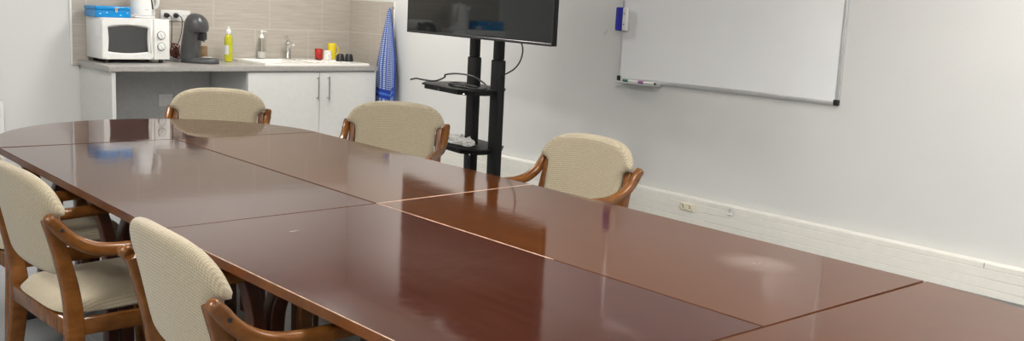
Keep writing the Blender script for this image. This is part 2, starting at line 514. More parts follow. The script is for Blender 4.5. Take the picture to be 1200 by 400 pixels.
# ------------------------------------------------------------------ whiteboard
WY0, WY1, WZ0, WZ1 = 2.985, 4.64, 1.012, 2.16
wx = XR - .001
wb = empty('whiteboard', (wx, (WY0 + WY1) / 2, WZ0))
def wl(y, z, x=0): return (x, y - (WY0 + WY1) / 2, z - WZ0)
box('panel', wl(WY0 + .012, WZ0 + .012, -.016), wl(WY1 - .012, WZ1 - .012, -.004), M['board'], wb)
for (ya, yb, za, zb) in ((WY0, WY0 + .022, WZ0 + .03, WZ1 - .03), (WY1 - .022, WY1, WZ0 + .03, WZ1 - .03), (WY0 + .03, WY1 - .03, WZ0, WZ0 + .024), (WY0 + .03, WY1 - .03, WZ1 - .022, WZ1)):
    bm = bmesh.new(); add_box(bm, wl(ya, za, -.022), wl(yb, zb, 0), .004, 2)
    if zb - za > .5: add_box(bm, wl(ya + .008, za, -.0245), wl(yb - .008, zb, -.02), .001, 1)
    finish('frame_rail', bm, M['alu'], wb)
for y in (WY0, WY1 - .031):
    for z in (WZ0 - .003, WZ1 - .03):
        box('corner_cap', wl(y, z, -.026), wl(y + .031, z + .033, 0), M['blackp'], wb, .007, 3)
bm = bmesh.new()
add_box(bm, wl(4.255, WZ0 - .012, -.075), wl(4.60, WZ0 - .006, -.022), .002, 1)
add_box(bm, wl(4.255, WZ0 - .012, -.079), wl(4.60, WZ0 - .003, -.074), .001, 1)
add_box(bm, wl(4.255, WZ0 - .012, -.028), wl(4.60, WZ0 + .01, -.0215), .001, 1)
finish('pen_tray', bm, M['alu'], wb)
tag(wb, 'large whiteboard in an aluminium frame with black corners on the right wall', 'whiteboard')
def marker(y, capm, label):
    o = empty('whiteboard_marker', (XR - .062, y, WZ0 + .0045))
    lathe('barrel', [(0, -.062), (.0085, -.062), (.009, -.058), (.009, .028), (0, .028)], M['white'], o, 16, RX(-PI / 2))
    lathe('cap', [(0, .0285), (.0098, .0285), (.0098, .058), (.0085, .075), (.006, .078), (0, .078)], M[capm], o, 16, RX(-PI / 2))
    lathe('end_plug', [(0, -.070), (.007, -.070), (.0075, -.0622), (0, -.0622)], M['bolt'], o, 16, RX(-PI / 2))
    return tag(o, label, 'marker', 'markers in the whiteboard tray')
marker(4.468, 'green', 'white marker pen with a dark green cap in the tray')
marker(4.335, 'purple', 'white marker pen with a purple cap in the tray')
er = empty('board_eraser', (XR - .0255, 4.608, 1.413))
bm = bmesh.new()
pts = [(-.052, .046), (-.060, .032), (-.064, .012), (-.064, -.012), (-.060, -.032), (-.052, -.046)]
box('body', (-.03, -.046, -.075), (0, -.012, .075), M['white'], er, .006, 3)
bm = bmesh.new()
ring = []
for z in (-.076, .076):
    ring.append([bm.verts.new((x, y, z)) for x, y in [(-.031, -.0115), (-.036, .010), (-.034, .034), (-.028, .048), (-.010, .053), (0, .053), (0, -.0115)]])
n = len(ring[0])
for k in range(n): bm.faces.new((ring[0][k], ring[0][(k + 1) % n], ring[1][(k + 1) % n], ring[1][k]))
bm.faces.new(ring[0][::-1]); bm.faces.new(ring[1])
bmesh.ops.recalc_face_normals(bm, faces=bm.faces)
bmesh.ops.bevel(bm, geom=[e for e in bm.edges if abs(e.verts[0].co.z - e.verts[1].co.z) < .01], offset=.004, segments=2, affect='EDGES')
finish('felt_grip', bm, M['bluep'], er)
for dz in (-.034, .034):
    lathe('screw', [(0, 0), (.0042, 0), (.004, .002), (0, .0022)], M['bolt'], er, 12, T(-.0302, -.029, dz) @ RY(-PI / 2))
tag(er, 'white and dark blue magnetic eraser on the left edge of the whiteboard', 'eraser')

# ------------------------------------------------------------------ television on a floor stand
TH = math.radians(8.5)
TVX, TVY = 3.95, 4.91
def tvspace(name, z=0):
    # local axes: +X along the screen (towards the far end), -Y... screen faces local +Y
    o = empty(name, (TVX, TVY, z), 0)
    tg = Vector((math.sin(TH), math.cos(TH))); n_ = Vector((-math.cos(TH), math.sin(TH)))
    o.rotation_euler = (0, 0, math.atan2(tg.y, tg.x)); return o
tv = tvspace('television', 1.25)
HC = .0955; HW = .9005
bm = bmesh.new(); add_box(bm, (HC - HW, -.035, 0), (HC + HW, -.001, .955), .004, 2)
add_box(bm, (HC - .5, -.065, .08), (HC + .5, -.034, .62), .015, 3)
finish('housing', bm, M['black'], tv)
box('screen', (HC - HW + .008, -.0015, .016), (HC + HW - .008, .0006, .9475), M['screen'], tv)
bm = bmesh.new()
add_box(bm, (HC - HW, -.004, -.001), (HC + HW, .003, .0155), .002, 1)
add_box(bm, (HC - HW, -.004, .0155), (HC - HW + .0078, .002, .955), .001, 1)
add_box(bm, (HC + HW - .0078, -.004, .0155), (HC + HW, .002, .955), .001, 1)
add_box(bm, (HC - HW, -.004, .9475), (HC + HW, .002, .956), .001, 1)
finish('bezel', bm, M['bezel'], tv)
tag(tv, 'large black flat screen television on the tall black stand', 'television')

st = tvspace('television_stand', 0)
for px in (.228, -.070):
    bm = bmesh.new()
    add_box(bm, (px - .052, -.135, .04), (px + .052, -.085, 1.128), .010, 3)
    finish('post', bm, M['black'], st)
    bm = bmesh.new()
    add_box(bm, (px - .042, -.129, 1.1285), (px + .042, -.091, 1.80), .007, 2)
    finish('inner_post', bm, M['black'], st)
bm = bmesh.new()
add_box(bm, (-.35, -.0905, 1.50), (.48, -.066, 1.55), .004, 2); add_box(bm, (-.35, -.0905, 1.74), (.48, -.066, 1.79), .004, 2)
finish('mounting_bracket', bm, M['black'], st)
def stand_shelf(x0, x1, yb, yf, z, cut):
    poly = [(x0 + .14, yb), (x0, yb + .10), (x0, yf - cut), (x0 + cut * 1.3, yf), (x1 - cut * 1.3, yf), (x1, yf - cut), (x1, yb + .06), (x1 - .06, yb)]
    b1 = prism(poly[::-1], z - .012, z, .003)
    mx = (x0 + x1) / 2; my = (yb + yf) / 2
    b2 = prism([(mx + (x - mx) * .95, my + (y - my) * .93) for x, y in poly][::-1], z - .036, z - .0125, .001)
    merge(b1, b2)
    o = finish('shelf', b1, M['black'], st, .4)
    for px in (.30, -.02):
        lathe('shelf_screw', [(0, 0), (.006, 0), (.005, .004), (0, .005)], M['chrome'], o, 10, T(px - .06, yf - .010, z - .024) @ RX(-PI / 2))
    return o
stand_shelf(-.10, .56, -.24, .145, .940, .075)
stand_shelf(-.06, .68, -.27, .085, .562, .075)
for px in (.228, -.070):
    box('foot_beam', (px - .035, -.42, .012), (px + .035, .30, .05), M['black'], st, .008)
    for fy in (-.38, .26):
        lathe('foot_pad', [(0, 0), (.022, 0), (.022, .0115), (0, .0115)], M['blackp'], st, 14, T(px, fy, 0))
box('cross_brace', (-.02, -.125, .2), (.15, -.095, .26), M['black'], st, .004)
tag(st, 'tall black two post floor stand with two shelves under the television', 'stand')

def tvp(x, y, z):   # a point given in the stand's axes -> world
    tg = Vector((math.sin(TH), math.cos(TH), 0)); n_ = Vector((-math.cos(TH), math.sin(TH), 0))
    return Vector((TVX, TVY, 0)) + tg * x + n_ * y + Vector((0, 0, z))
# loose black cable lying on the upper shelf
pth = [(.60, .16, .948), (.565, .135, .958), (.54, .10, .952), (.44, .06, .953), (.33, .05, .985), (.30, .06, 1.005), (.20, .03, 1.02), (.06, 0, 1.015), (-.05, -.03, .975), (-.10, 0, .9475), (0, .06, .9475), (.15, .09, .9475), (.28, .04, .949), (.30, -.03, .952), (.15, -.05, .9475), (0, 0, .953), (-.10, .05, .9475), (-.02, .09, .953), (.12, .03, .958), (.22, .07, .952), (.10, .10, .960), (-.06, .03, .958)]
bm = bmesh.new(); add_tube(bm, catmull([tvp(*p) for p in pth], 7), .0055, 7)
tag(finish('black_cable', bm, M['cable']), 'loose loop of black cable lying on the upper stand shelf', 'cable')
# white cable bundle on the lower shelf
bm = bmesh.new(); pth = []
rnd = random.Random(3)
for k in range(130):
    a_ = k * 2 * PI / 11.4; rr = .03 + .055 * rnd.random()
    pth.append(tvp(.20 + 1.6 * rr * math.cos(a_), -.02 + rr * math.sin(a_), 0.568 + .055 * k / 130 * (.4 + rnd.random() * .6)))
add_tube(bm, catmull(pth, 4), .0042, 6)
tag(finish('white_cable', bm, M['wcable']), 'tangled bundle of white cable on the lower stand shelf', 'cable')
# cable from television to post and cable below the lower shelf
bm = bmesh.new(); add_tube(bm, catmull([tvp(-.40, -.06, 1.249), tvp(-.388, -.08, 1.205), tvp(-.335, -.10, 1.14), tvp(-.26, -.11, 1.088), tvp(-.18, -.112, 1.055), tvp(-.123, -.112, 1.035)], 6), .0045, 7)
tag(finish('television_cable', bm, M['cable']), 'thin black cable curving from the television to the right post', 'cable')
bm = bmesh.new(); add_tube(bm, catmull([tvp(.06, .02, .524), tvp(.065, .015, .48), tvp(.05, 0, .42), tvp(.01, -.02, .36), tvp(-.03, -.03, .30), tvp(0, -.03, .15), tvp(.06, -.02, .006)], 6), .003, 6)
tag(finish('hanging_cable', bm, M['cable']), 'thin dark cable hanging below the lower stand shelf', 'cable')

# ------------------------------------------------------------------ meeting tables
TZ = .74; TK = .028
def bent_leg(parent, x, y, sgn, lo):
    """bentwood leg: two laminated strips rise together and flare apart under the top"""
    bm = bmesh.new()
    out = [(x, y, 0), (x, y, .25), (x, y, .46), (x - sgn * .010, y, .54), (x - sgn * .034, y, .625), (x - sgn * .066, y, .688), (x - sgn * .078, y, .7105)]
    add_sweep(bm, catmull(out, 5), .06, .042, (0, 1, 0), .12)
    leg = finish('leg', bm, M['leg'], parent)
    bm = bmesh.new(); xi = x + sgn * .058
    inn = [(xi, y, 0), (xi, y, .25), (xi, y, .46), (xi + sgn * .012, y, .54), (xi + sgn * .05, y, .625), (xi + sgn * .10, y, .688), (xi + sgn * .125, y, .7105)]
    add_sweep(bm, catmull(inn, 5), .06, .05, (0, 1, 0), .12)
    finish('inner_strip', bm, M['leg'], leg)

def table(poly, legs, topm, label, rails, worn=None):
    cx = sum(p[0] for p in poly) / len(poly); cy = sum(p[1] for p in poly) / len(poly)
    o = empty('meeting_table', (cx, cy, 0))
    bm = prism([(x - cx, y - cy) for x, y in poly], TZ - TK, TZ, .0018, 0, 1, 2, 1)
    for f in bm.faces:
        if f.material_index == 1:
            c_ = f.calc_center_median()
            if not (worn and worn(c_.x + cx, c_.y + cy)): f.material_index = 3
    finish('tabletop', bm, [M[topm], M['worn'], M['edge'], M['eased']], o, .5)
    for (x, y, s) in legs: bent_leg(o, x - cx, y - cy, s, 0)
    for (x0, y0, x1, y1) in rails:
        bm = bmesh.new()
        d = .014
        if abs(x1 - x0) > abs(y1 - y0): add_box(bm, (x0 - cx, y0 - cy - d, .655), (x1 - cx, y0 - cy + d, .711), .003, 1)
        else: add_box(bm, (x0 - cx - d, y0 - cy, .655), (x0 - cx + d, y1 - cy, .711), .003, 1)
        finish('rail', bm, M['leg'], o)
    return tag(o, label, 'table', 'tables joined into one long meeting table')
g = .0009
def legs4(xa, xb, ya, yb): return [(xa, ya, 1), (xa, yb, 1), (xb, ya, -1), (xb, yb, -1)]
table([(1.147, 2.932), (1.950 - g, 2.971 + g), (1.950 - g, 4.752 - g), (1.160, 4.735 - g)], legs4(1.31, 1.80, 3.83, 4.68), 'table',
      'reddish brown table section on the far left, beside the two leftmost chairs', [(1.48, 3.825, 1.63, 3.825), (1.48, 4.68, 1.63, 4.68), (1.555, 3.85, 1.555, 4.66)], lambda x, y: y < 3.0 and x > 1.55)
table([(1.955 + g, 2.971 + g), (2.739, 3.022 + g), (2.737, 4.752 - g), (1.955 + g, 4.752 - g)], legs4(2.06, 2.62, 3.71, 4.2), 'table_b',
      'reddish brown table section at far right, reaching to the black television stand', [(2.235, 3.71, 2.445, 3.71), (2.235, 4.2, 2.445, 4.2), (2.34, 3.73, 2.34, 4.18)], lambda x, y: y < 3.1 and x < 2.6)
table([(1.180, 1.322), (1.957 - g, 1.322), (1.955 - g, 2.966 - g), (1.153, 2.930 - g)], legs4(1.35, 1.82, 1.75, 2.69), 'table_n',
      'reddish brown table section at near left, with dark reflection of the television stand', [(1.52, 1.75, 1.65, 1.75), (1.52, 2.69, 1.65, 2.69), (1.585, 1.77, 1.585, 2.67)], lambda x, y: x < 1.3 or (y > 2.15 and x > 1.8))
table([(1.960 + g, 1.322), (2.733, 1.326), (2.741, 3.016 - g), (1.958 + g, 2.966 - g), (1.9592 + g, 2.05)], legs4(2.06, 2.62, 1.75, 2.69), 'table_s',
      'reddish brown table section at near right, with a pale patch on top', [(2.235, 1.75, 2.445, 1.75), (2.235, 2.69, 2.445, 2.69), (2.35, 1.77, 2.35, 2.67)], lambda x, y: x < 2.0 and y > 2.06)
def arc(cx, cy, rx, ry, a0, a1, n): return [(cx + rx * math.cos(a0 + (a1 - a0) * k / n), cy + ry * math.sin(a0 + (a1 - a0) * k / n)) for k in range(n + 1)]
table(arc(1.95, 4.757, .79, .84, 0, PI, 48), [(1.55, 4.93, 1), (2.30, 4.93, -1)], 'table_far',
      'half round table end piece at the far end, nearest the kitchen counter', [(1.72, 4.93, 2.13, 4.93)])
table([(2.733 , 1.3165), (1.180, 1.3165)] + arc(1.957, 1.3165 - .02, .776, .79, PI, 2 * PI, 48), [(1.45, 1.08, 1), (2.46, 1.08, -1), (1.90, .66, 1)], 'table_b',
      'rounded table end piece nearest the camera at the lower right corner', [(1.63, 1.08, 2.28, 1.08)])

# ------------------------------------------------------------------ armchairs
def make_chair():
    root = empty('armchair', (0, 0, 0))
    for s in (-1, 1):
        x = s * .250
        bm = bmesh.new()
        add_sweep(bm, catmull([(x + s * .048, -.262, 0), (x + s * .020, -.238, .22), (x + s * .001, -.224, .40), (x, -.232, .52), (x, -.260, .65), (x, -.292, .757)], 6), .034, [.040, .054, .058, .052, .046, .040], (1, 0, 0), .22)
        finish('rear_leg', bm, M['wood'], root)
        bm = bmesh.new(); xf = s * .281
        add_sweep(bm, catmull([(xf - s * .004, .255, 0), (xf - s * .002, .240, .25), (xf, .232, .45), (xf, .232, .640)], 6), .032, [.032, .044, .046], (1, 0, 0), .22)
        finish('front_leg', bm, M['wood'], root)
        bm = bmesh.new(); xa = s * .288
        pa = [(xa, -.304, .766), (xa, -.288, .750), (xa, -.262, .718), (xa, -.222, .685), (xa, -.165, .660), (xa, -.09, .650), (xa, .03, .653), (xa, .16, .659), (xa, .28, .661), (xa, .315, .659)]
        add_sweep(bm, catmull(pa, 6), .040, [.036, .042, .042, .042, .040, .038, .030], (1, 0, 0), .38, ends=.013)
        arm = finish('arm', bm, M['wood'], root)
        lathe('bolt', [(0, 0), (.0065, 0), (.006, .0025), (0, .003)], M['bolt'], arm, 12, T(s * .3075, -.272, .732) @ RY(s * PI / 2))
        bm = bmesh.new(); add_box(bm, (s * .234, -.204, .378), (s * .264, .218, .432), .006, 2)
        finish('side_rail', bm, M['wood'], root)
    box('rear_rail', (-.232, -.252, .378), (.232, -.224, .434), M['wood'], root, .006)
    box('front_rail', (-.232, .196, .378), (.232, .222, .432), M['wood'], root, .006)
    # seat cushion
    bm = bmesh.new(); nx, ny = 22, 20; top = {}; bot = {}
    def spt(u, v):
        x, y = u, v
        k = 5.0
        # superellipse-ish square
        m = (abs(u) ** k + abs(v) ** k) ** (1 / k) if (u or v) else 1
        mx = max(abs(u), abs(v))
        if m > 1e-9: x, y = u * mx / m, v * mx / m
        w = .235 + .012 * (y + 1) / 2
        e = max(0, 1 - mx ** 7)
        return x * w, -.004 + y * .252, e, mx
    for i in range(nx + 1):
        for j in range(ny + 1):
            x, y, e, mx = spt(-1 + 2 * i / nx, -1 + 2 * j / ny)
            zt = .450 + .036 * e ** .42 + .012 * (1 - mx * mx) + .008 * (y / .24)
            top[i, j] = bm.verts.new((x, y, zt))
            bot[i, j] = top[i, j] if mx > .999 else bm.verts.new((x, y, .450 - .0165 * e ** .4 + .008 * (y / .24) * (1 - e)))
    for i in range(nx):
        for j in range(ny):
            bm.faces.new((top[i, j], top[i + 1, j], top[i + 1, j + 1], top[i, j + 1]))
            try: bm.faces.new((bot[i, j], bot[i, j + 1], bot[i + 1, j + 1], bot[i + 1, j]))
            except ValueError: pass
    finish('seat', bm, M['fabric'], root, 1.2)
    # back rest: outline in x,z; wider above the posts
    half = [(0, .893), (.06, .892), (.12, .888), (.175, .878), (.22, .860), (.252, .835), (.272, .805), (.281, .782), (.279, .770), (.262, .765), (.238, .752), (.229, .72), (.228, .66), (.225, .61), (.212, .578), (.185, .562), (.12, .556), (.06, .555), (0, .555)]
    hp = [(v.x, v.z) for v in catmull([(x, 0, z) for x, z in half], 4)]
    outl = hp + [(-x, z) for x, z in hp[-2:0:-1]]
    hh = sorted(set(hp), key=lambda p: p[1])
    def hw(z):
        best = 0
        for (xa, za), (xb, zb) in zip(hp, hp[1:]):
            lo_, hi_ = min(za, zb), max(za, zb)
            if lo_ - 1e-7 <= z <= hi_ + 1e-7:
                best = max(best, xa + (xb - xa) * ((z - za) / (zb - za) if abs(zb - za) > 1e-6 else 0))
        return best
    def dist(x, z):
        d = 9; p = Vector((abs(x), z))
        for (xa, za), (xb, zb) in zip(hp, hp[1:]):
            A = Vector((xa, za)); B = Vector((xb, zb)); ab = B - A
            t = max(0, min(1, (p - A).dot(ab) / max(ab.length_squared, 1e-9))); d = min(d, (p - A - ab * t).length)
        return d
    NZ, NX = 44, 40; zb_, zt_ = hp[-1][1] + 1e-5, hp[0][1] - 1e-5
    bm = bmesh.new(); gf, gb_ = {}, {}
    for j in range(NZ + 1):
        z = zb_ + (zt_ - zb_) * (.5 - .5 * math.cos(PI * j / NZ)) ** 1.0
        wj = hw(z)
        for i in range(NX + 1):
            x = math.sin((-.5 + i / NX) * PI) * wj
            edge_ = i in (0, NX) or j in (0, NZ)
            e = 0 if edge_ else (1 - (1 - min(dist(x, z) / .030, 1)) ** 2) ** .5
            puff = 1 + .25 * (1 - (x / .29) ** 2)
            y = -.248 - .074 * ((z - .555) / .34) + .42 * x * x
            gf[i, j] = bm.verts.new((x, y + .024 * e * puff, z))
            gb_[i, j] = gf[i, j] if edge_ else bm.verts.new((x, y - .021 * e * puff, z))
    for i in range(NX):
        for j in range(NZ):
            bm.faces.new((gf[i, j], gf[i + 1, j], gf[i + 1, j + 1], gf[i, j + 1]))
            q = [gb_[i, j], gb_[i, j + 1], gb_[i + 1, j + 1], gb_[i + 1, j]]
            try: bm.faces.new(q)
            except ValueError: pass
    finish('backrest', bm, M['fabric'], root, 1.3)
    return root
proto = make_chair()
def put(o, x, y, fx, fy, label):
    o.location = (x, y, 0); o.rotation_euler = (0, 0, math.atan2(-fx, fy))
    tag(o, label, 'chair', 'armchairs round the meeting table')
chairs = [
    (1.235, 2.335, 1, -.02, 'cream armchair nearest the camera at lower left, seen from behind'),
    (1.172, 3.395, .998, .05, 'cream armchair at the left edge with its whole seat visible'),
    (1.235, 4.30, .998, .05, 'cream armchair cut off by the left edge, only its seat corner showing'),
    (2.435, 5.46, -.602, -.80, 'cream armchair behind the rounded table end, in front of the kitchen counter'),
    (3.04, 4.546, -.712, -.702, 'cream armchair turned at an angle between blue towel and television stand'),
    (2.99, 3.215, -.999, -.04, 'cream armchair on the wall side, right of the television stand'),
]
for i, (x, y, fx, fy, lab) in enumerate(chairs):
    put(proto if i == 0 else copy_tree(proto), x, y, fx, fy, lab)

# ------------------------------------------------------------------ kitchenette
CF, CT, CZ = 7.32, .04, .90
# worktop
HX0, HX1, HY0, HY1 = 3.79, 4.19, CF + .115, YB - .14
bm = bmesh.new(); xs = [2.527, HX0, HX1, 4.80]; ys = [CF, HY0, HY1, YB - .0135]; gv = {}
for k_, z in enumerate((CZ - CT, CZ)):
    for i, x in enumerate(xs):
        for j, y in enumerate(ys): gv[i, j, k_] = bm.verts.new((x, y, z))
for i in range(3):
    for j in range(3):
        if (i, j) != (1, 1):
            for k_ in (0, 1): bm.faces.new([gv[p] for p in ((i, j, k_), (i + 1, j, k_), (i + 1, j + 1, k_), (i, j + 1, k_))])
per = [(0, 0), (1, 0), (2, 0), (3, 0), (3, 1), (3, 2), (3, 3), (2, 3), (1, 3), (0, 3), (0, 2), (0, 1)]
for lp in (per, [(1, 1), (2, 1), (2, 2), (1, 2)]):
    for p, q in zip(lp, lp[1:] + lp[:1]): bm.faces.new((gv[(*p, 0)], gv[(*q, 0)], gv[(*q, 1)], gv[(*p, 1)]))
bmesh.ops.recalc_face_normals(bm, faces=bm.faces)
bmesh.ops.bevel(bm, geom=[e for e in bm.edges if len(e.link_faces) == 2 and e.calc_face_angle(0) > .6 and (all(v.co.y < CF + .001 for v in e.verts) or all(v.co.x < 2.528 for v in e.verts) or all(v.co.x > 4.799 for v in e.verts))], offset=.005, segments=2, affect='EDGES')
wt = tag(finish('worktop', bm, M['counter']), 'grey laminate kitchen worktop with rounded front edge', 'worktop')
# left side panel
bm = bmesh.new(); add_box(bm, (2.549, CF + .012, 0), (2.578, YB - .02, CZ - CT - .0005), .0015, 1)
tag(finish('side_panel', bm, M['panel']), 'white laminate side panel carrying the left end of the worktop', 'panel')
# sink base unit with two doors
cu = empty('sink_cabinet', (4.19, 7.66, 0))
def cl(x, y, z): return (x - 4.19, y - 7.66, z)
bm = bmesh.new()
add_box(bm, cl(3.60, CF + .034, .10), cl(3.618, YB - .02, CZ - CT - .0005)); add_box(bm, cl(4.765, CF + .034, .10), cl(4.783, YB - .02, CZ - CT - .0005))
add_box(bm, cl(3.618, CF + .034, .10), cl(4.765, YB - .02, .118)); add_box(bm, cl(3.618, YB - .04, .118), cl(4.765, YB - .02, CZ - CT - .0005))
add_box(bm, cl(3.618, CF + .034, .80), cl(4.765, CF + .052, CZ - CT - .0005))
finish('carcass', bm, M['panel'], cu)
bm = bmesh.new(); add_box(bm, cl(3.62, CF + .09, 0), cl(4.76, CF + .106, .0995)); finish('plinth', bm, M['panel'], cu)
for (xa, xb, hx) in ((3.602, 4.237, 4.213), (4.241, 4.782, 4.313)):
    d = box('door', cl(xa, CF + .013, .105), cl(xb, CF + .032, .852), M['lacq'], cu, .0015, 1)
    bm = bmesh.new()
    add_tube(bm, [cl(hx, CF - .022, .622), cl(hx, CF - .022, .820)], .006, 10)
    for z in (.64, .802): add_tube(bm, [cl(hx, CF + .0125, z), cl(hx, CF - .022, z)], .0045, 8)
    h = finish('handle', bm, M['steel'], d)
    h['label'] = 'steel bar handle'
tag(cu, 'white two door cabinet with steel bar handles under the sink', 'cabinet')

# sink: slab with bowl and drainer
sk = empty('sink', (4.25, 7.64, CZ))
def sl(x, y, z): return (x - 4.25, y - 7.64, z - CZ)
SX0, SX1, SY0, SY1, SZ = 3.757, 4.737, CF + .035, YB - .018, .921
bm = bmesh.new()
bx0, bx1, by0, by1 = 3.80, 4.18, CF + .125, YB - .15     # bowl
xs = [SX0, bx0, bx1, SX1]; ys = [SY0, by0, by1, SY1]
gv = {}
for i, x in enumerate(xs):
    for j, y in enumerate(ys): gv[i, j] = bm.verts.new(sl(x, y, SZ))
for i in range(3):
    for j in range(3):
        if (i, j) != (1, 1): bm.faces.new((gv[i, j], gv[i + 1, j], gv[i + 1, j + 1], gv[i, j + 1]))
lo = {}
for (i, j) in ((1, 1), (2, 1), (2, 2), (1, 2)):
    x, y = xs[i] + (.03 if i == 1 else -.03), ys[j] + (.03 if j == 1 else -.03)
    lo[i, j] = bm.verts.new(sl(x, y, .79))
cyc = [(1, 1), (2, 1), (2, 2), (1, 2)]
for a_, b_2 in zip(cyc, cyc[1:] + cyc[:1]): bm.faces.new((gv[a_], gv[b_2], lo[b_2], lo[a_]))
bm.faces.new([lo[c_] for c_ in cyc])
und = {}
edge = [(0, 0), (1, 0), (2, 0), (3, 0), (3, 1), (3, 2), (3, 3), (2, 3), (1, 3), (0, 3), (0, 2), (0, 1)]
for e in edge: und[e] = bm.verts.new(gv[e].co - Vector((0, 0, SZ - CZ - .0005)))
for a_, b_2 in zip(edge, edge[1:] + edge[:1]): bm.faces.new((gv[a_], und[a_], und[b_2], gv[b_2]))
bmesh.ops.recalc_face_normals(bm, faces=bm.faces)
bmesh.ops.bevel(bm, geom=[e for e in bm.edges if len(e.link_faces) == 2 and e.calc_face_angle(0) > .6], offset=.006, segments=2, affect='EDGES')
# drainer ribs
for k in range(7):
    add_tube(bm, [sl(4.27 + k * .055, SY0 + .10, SZ), sl(4.27 + k * .055, SY1 - .22, SZ)], .004, 6)
finish('basin', bm, M['ceramic'], sk)
lathe('drain', [(0, .003), (.03, .003), (.035, 0), (.035, -.004)], M['chrome'], sk, 20, T(*sl(3.99, (by0 + by1) / 2, .7925)))
tag(sk, 'white ceramic sink with drainer set on the worktop', 'sink')

# tap
fx, fy, fz = 4.262, 7.925, SZ + .0005
fa = empty('tap', (fx, fy, fz))
lathe('base', [(0, 0), (.029, 0), (.029, .005), (.028, .009), (.027, .012), (.0265, .138), (.022, .144), (0, .144)], M['chrome'], fa, 24)
bm = bmesh.new(); add_tube(bm, catmull([(0, -.01, .10), (-.010, -.06, .130), (-.022, -.12, .14), (-.028, -.15, .125)], 5), .0125, 12)
finish('spout', bm, M['chrome'], fa)
bm = bmesh.new(); add_sweep(bm, catmull([(.008, .005, .1445), (-.008, -.008, .165), (-.026, -.02, .186), (-.042, -.03, .198)], 5), [.042, .030], [.024, .014], (0, 1, 0), .4)
finish('lever', bm, M['chrome'], fa)
tag(fa, 'chrome mixer tap behind the sink', 'tap')

# soap dispenser
sd = empty('soap_dispenser', (4.035, 7.965, SZ + .0005))
lathe('container', [(0, 0), (.034, 0), (.036, .003), (.036, .14), (.030, .158), (.017, .168), (.015, .172)], M['clear'], sd, 24)
lathe('soap', [(0, .003), (.034, .003), (.034, .058), (0, .060)], M['ceramic'], sd, 24)
bm = bmesh.new(); add_tube(bm, [(0, 0, .03), (0, 0, .172)], .004, 8); finish('dip_tube', bm, M['white'], sd)
pm = bmesh.new(); add_lathe(pm, [(.0, .172), (.020, .172), (.018, .185), (.010, .20), (.006, .203), (.006, .222), (.011, .224), (.011, .236), (0, .238)], 18)
add_tube(pm, catmull([(0, 0, .230), (.02, -.012, .231), (.036, -.02, .224)], 4), .005, 8)
finish('pump', pm, M['white'], sd)
tag(sd, 'clear pump dispenser with white soap left of the tap', 'dispenser')

# washing-up liquid
gb = empty('detergent_bottle', (3.672, 7.83, CZ + .0005))
lathe('bottle', [(0, 0), (.030, 0), (.034, .004), (.034, .16), (.033, .195), (.027, .212), (.016, .222), (.015, .226)], M['liquid'], gb, 24, sx=1, sy=.7)
lathe('cap', [(.0, .226), (.018, .226), (.022, .234), (.022, .25), (.016, .262), (.010, .268), (.009, .283), (.004, .287), (0, .287)], M['white'], gb, 20)
bm = bmesh.new(); add_lathe(bm, [(.0345, .06), (.0345, .135)], 24, None, 1, .72)
bmesh.ops.delete(bm, geom=[v for v in bm.verts if v.co.x > -.006 or v.co.y > .01], context='VERTS')
finish('sticker', bm, M['panel'], gb)
tag(gb, 'yellow green washing up liquid bottle with white cap on worktop', 'bottle')

# cups by the wall
def cup(name, x, y, r0, r1, h, mat, label, cat='cup', handle=None, group=None):
    o = empty(name, (x, y, SZ + .0005))
    t = .003
    lathe('body', [(0, 0), (r0 - .003, 0), (r0, .003), (r1, h - .002), (r1 - .0012, h), (r1 - t, h - .002), (r0 - t, .006), (0, .006)], M[mat], o, 24)
    if handle:
        a_ = handle; c_, s_ = math.cos(a_), math.sin(a_)
        R_ = (r0 + r1) / 2 - .001
        bm = bmesh.new(); add_tube(bm, catmull([(R_ * c_, R_ * s_, h * .82), ((R_ + .02) * c_, (R_ + .02) * s_, h * .78), ((R_ + .024) * c_, (R_ + .024) * s_, h * .45), (R_ * c_, R_ * s_, h * .24)], 4), .0045, 8)
        finish('handle', bm, M[mat], o)
    return tag(o, label, cat, group)
cup('red_cup', 4.530, 7.86, .031, .036, .092, 'red', 'red plastic cup on the sink drainer')
cup('yellow_cup', 4.672, 7.88, .030, .037, .140, 'yellow', 'tall yellow cup behind the white cup on the drainer', handle=-.5)
def upcup(name, x, y, r0, r1, h, mat, label, group=None):   # standing upside down
    o = empty(name, (x, y, SZ + .0005))
    lathe('body', [(r0 - .003, 0), (r0, 0), (r0 + .001, .004), (r0, .010), (r1 + .002, h - .008), (r1 - .004, h), (r1 - .010, h), (r1 - .011, h - .004), (0, h - .004)], M[mat], o, 24)
    bm = bmesh.new(); add_lathe(bm, [(r0 + .0005, .003), (r0 + .0025, .006), (r0 + .0005, .010)], 24)
    finish('rim', bm, M[mat], o)
    return tag(o, label, 'cup', group)
upcup('white_cup', 4.578, 7.79, .036, .031, .082, 'cup', 'white patterned cup turned upside down in front of the yellow cup')
upcup('black_cup', 4.602, 7.62, .037, .028, .064, 'blackp', 'left of two small black cups turned upside down', 'black cups upside down on the drainer')
upcup('black_cup', 4.690, 7.62, .037, .028, .064, 'blackp', 'right of two small black cups turned upside down', 'black cups upside down on the drainer')
lo_ = empty('coaster', (4.468, 7.77, SZ + .0005))
lathe('disc', [(0, 0), (.034, 0), (.036, .003), (.034, .006), (.012, .007), (0, .007)], M['blackp'], lo_, 24)
lathe('knob', [(0, .0072), (.006, .0072), (.007, .012), (0, .013)], M['blackp'], lo_, 14)
tag(lo_, 'flat black disc lying on the drainer before the red cup', 'coaster')

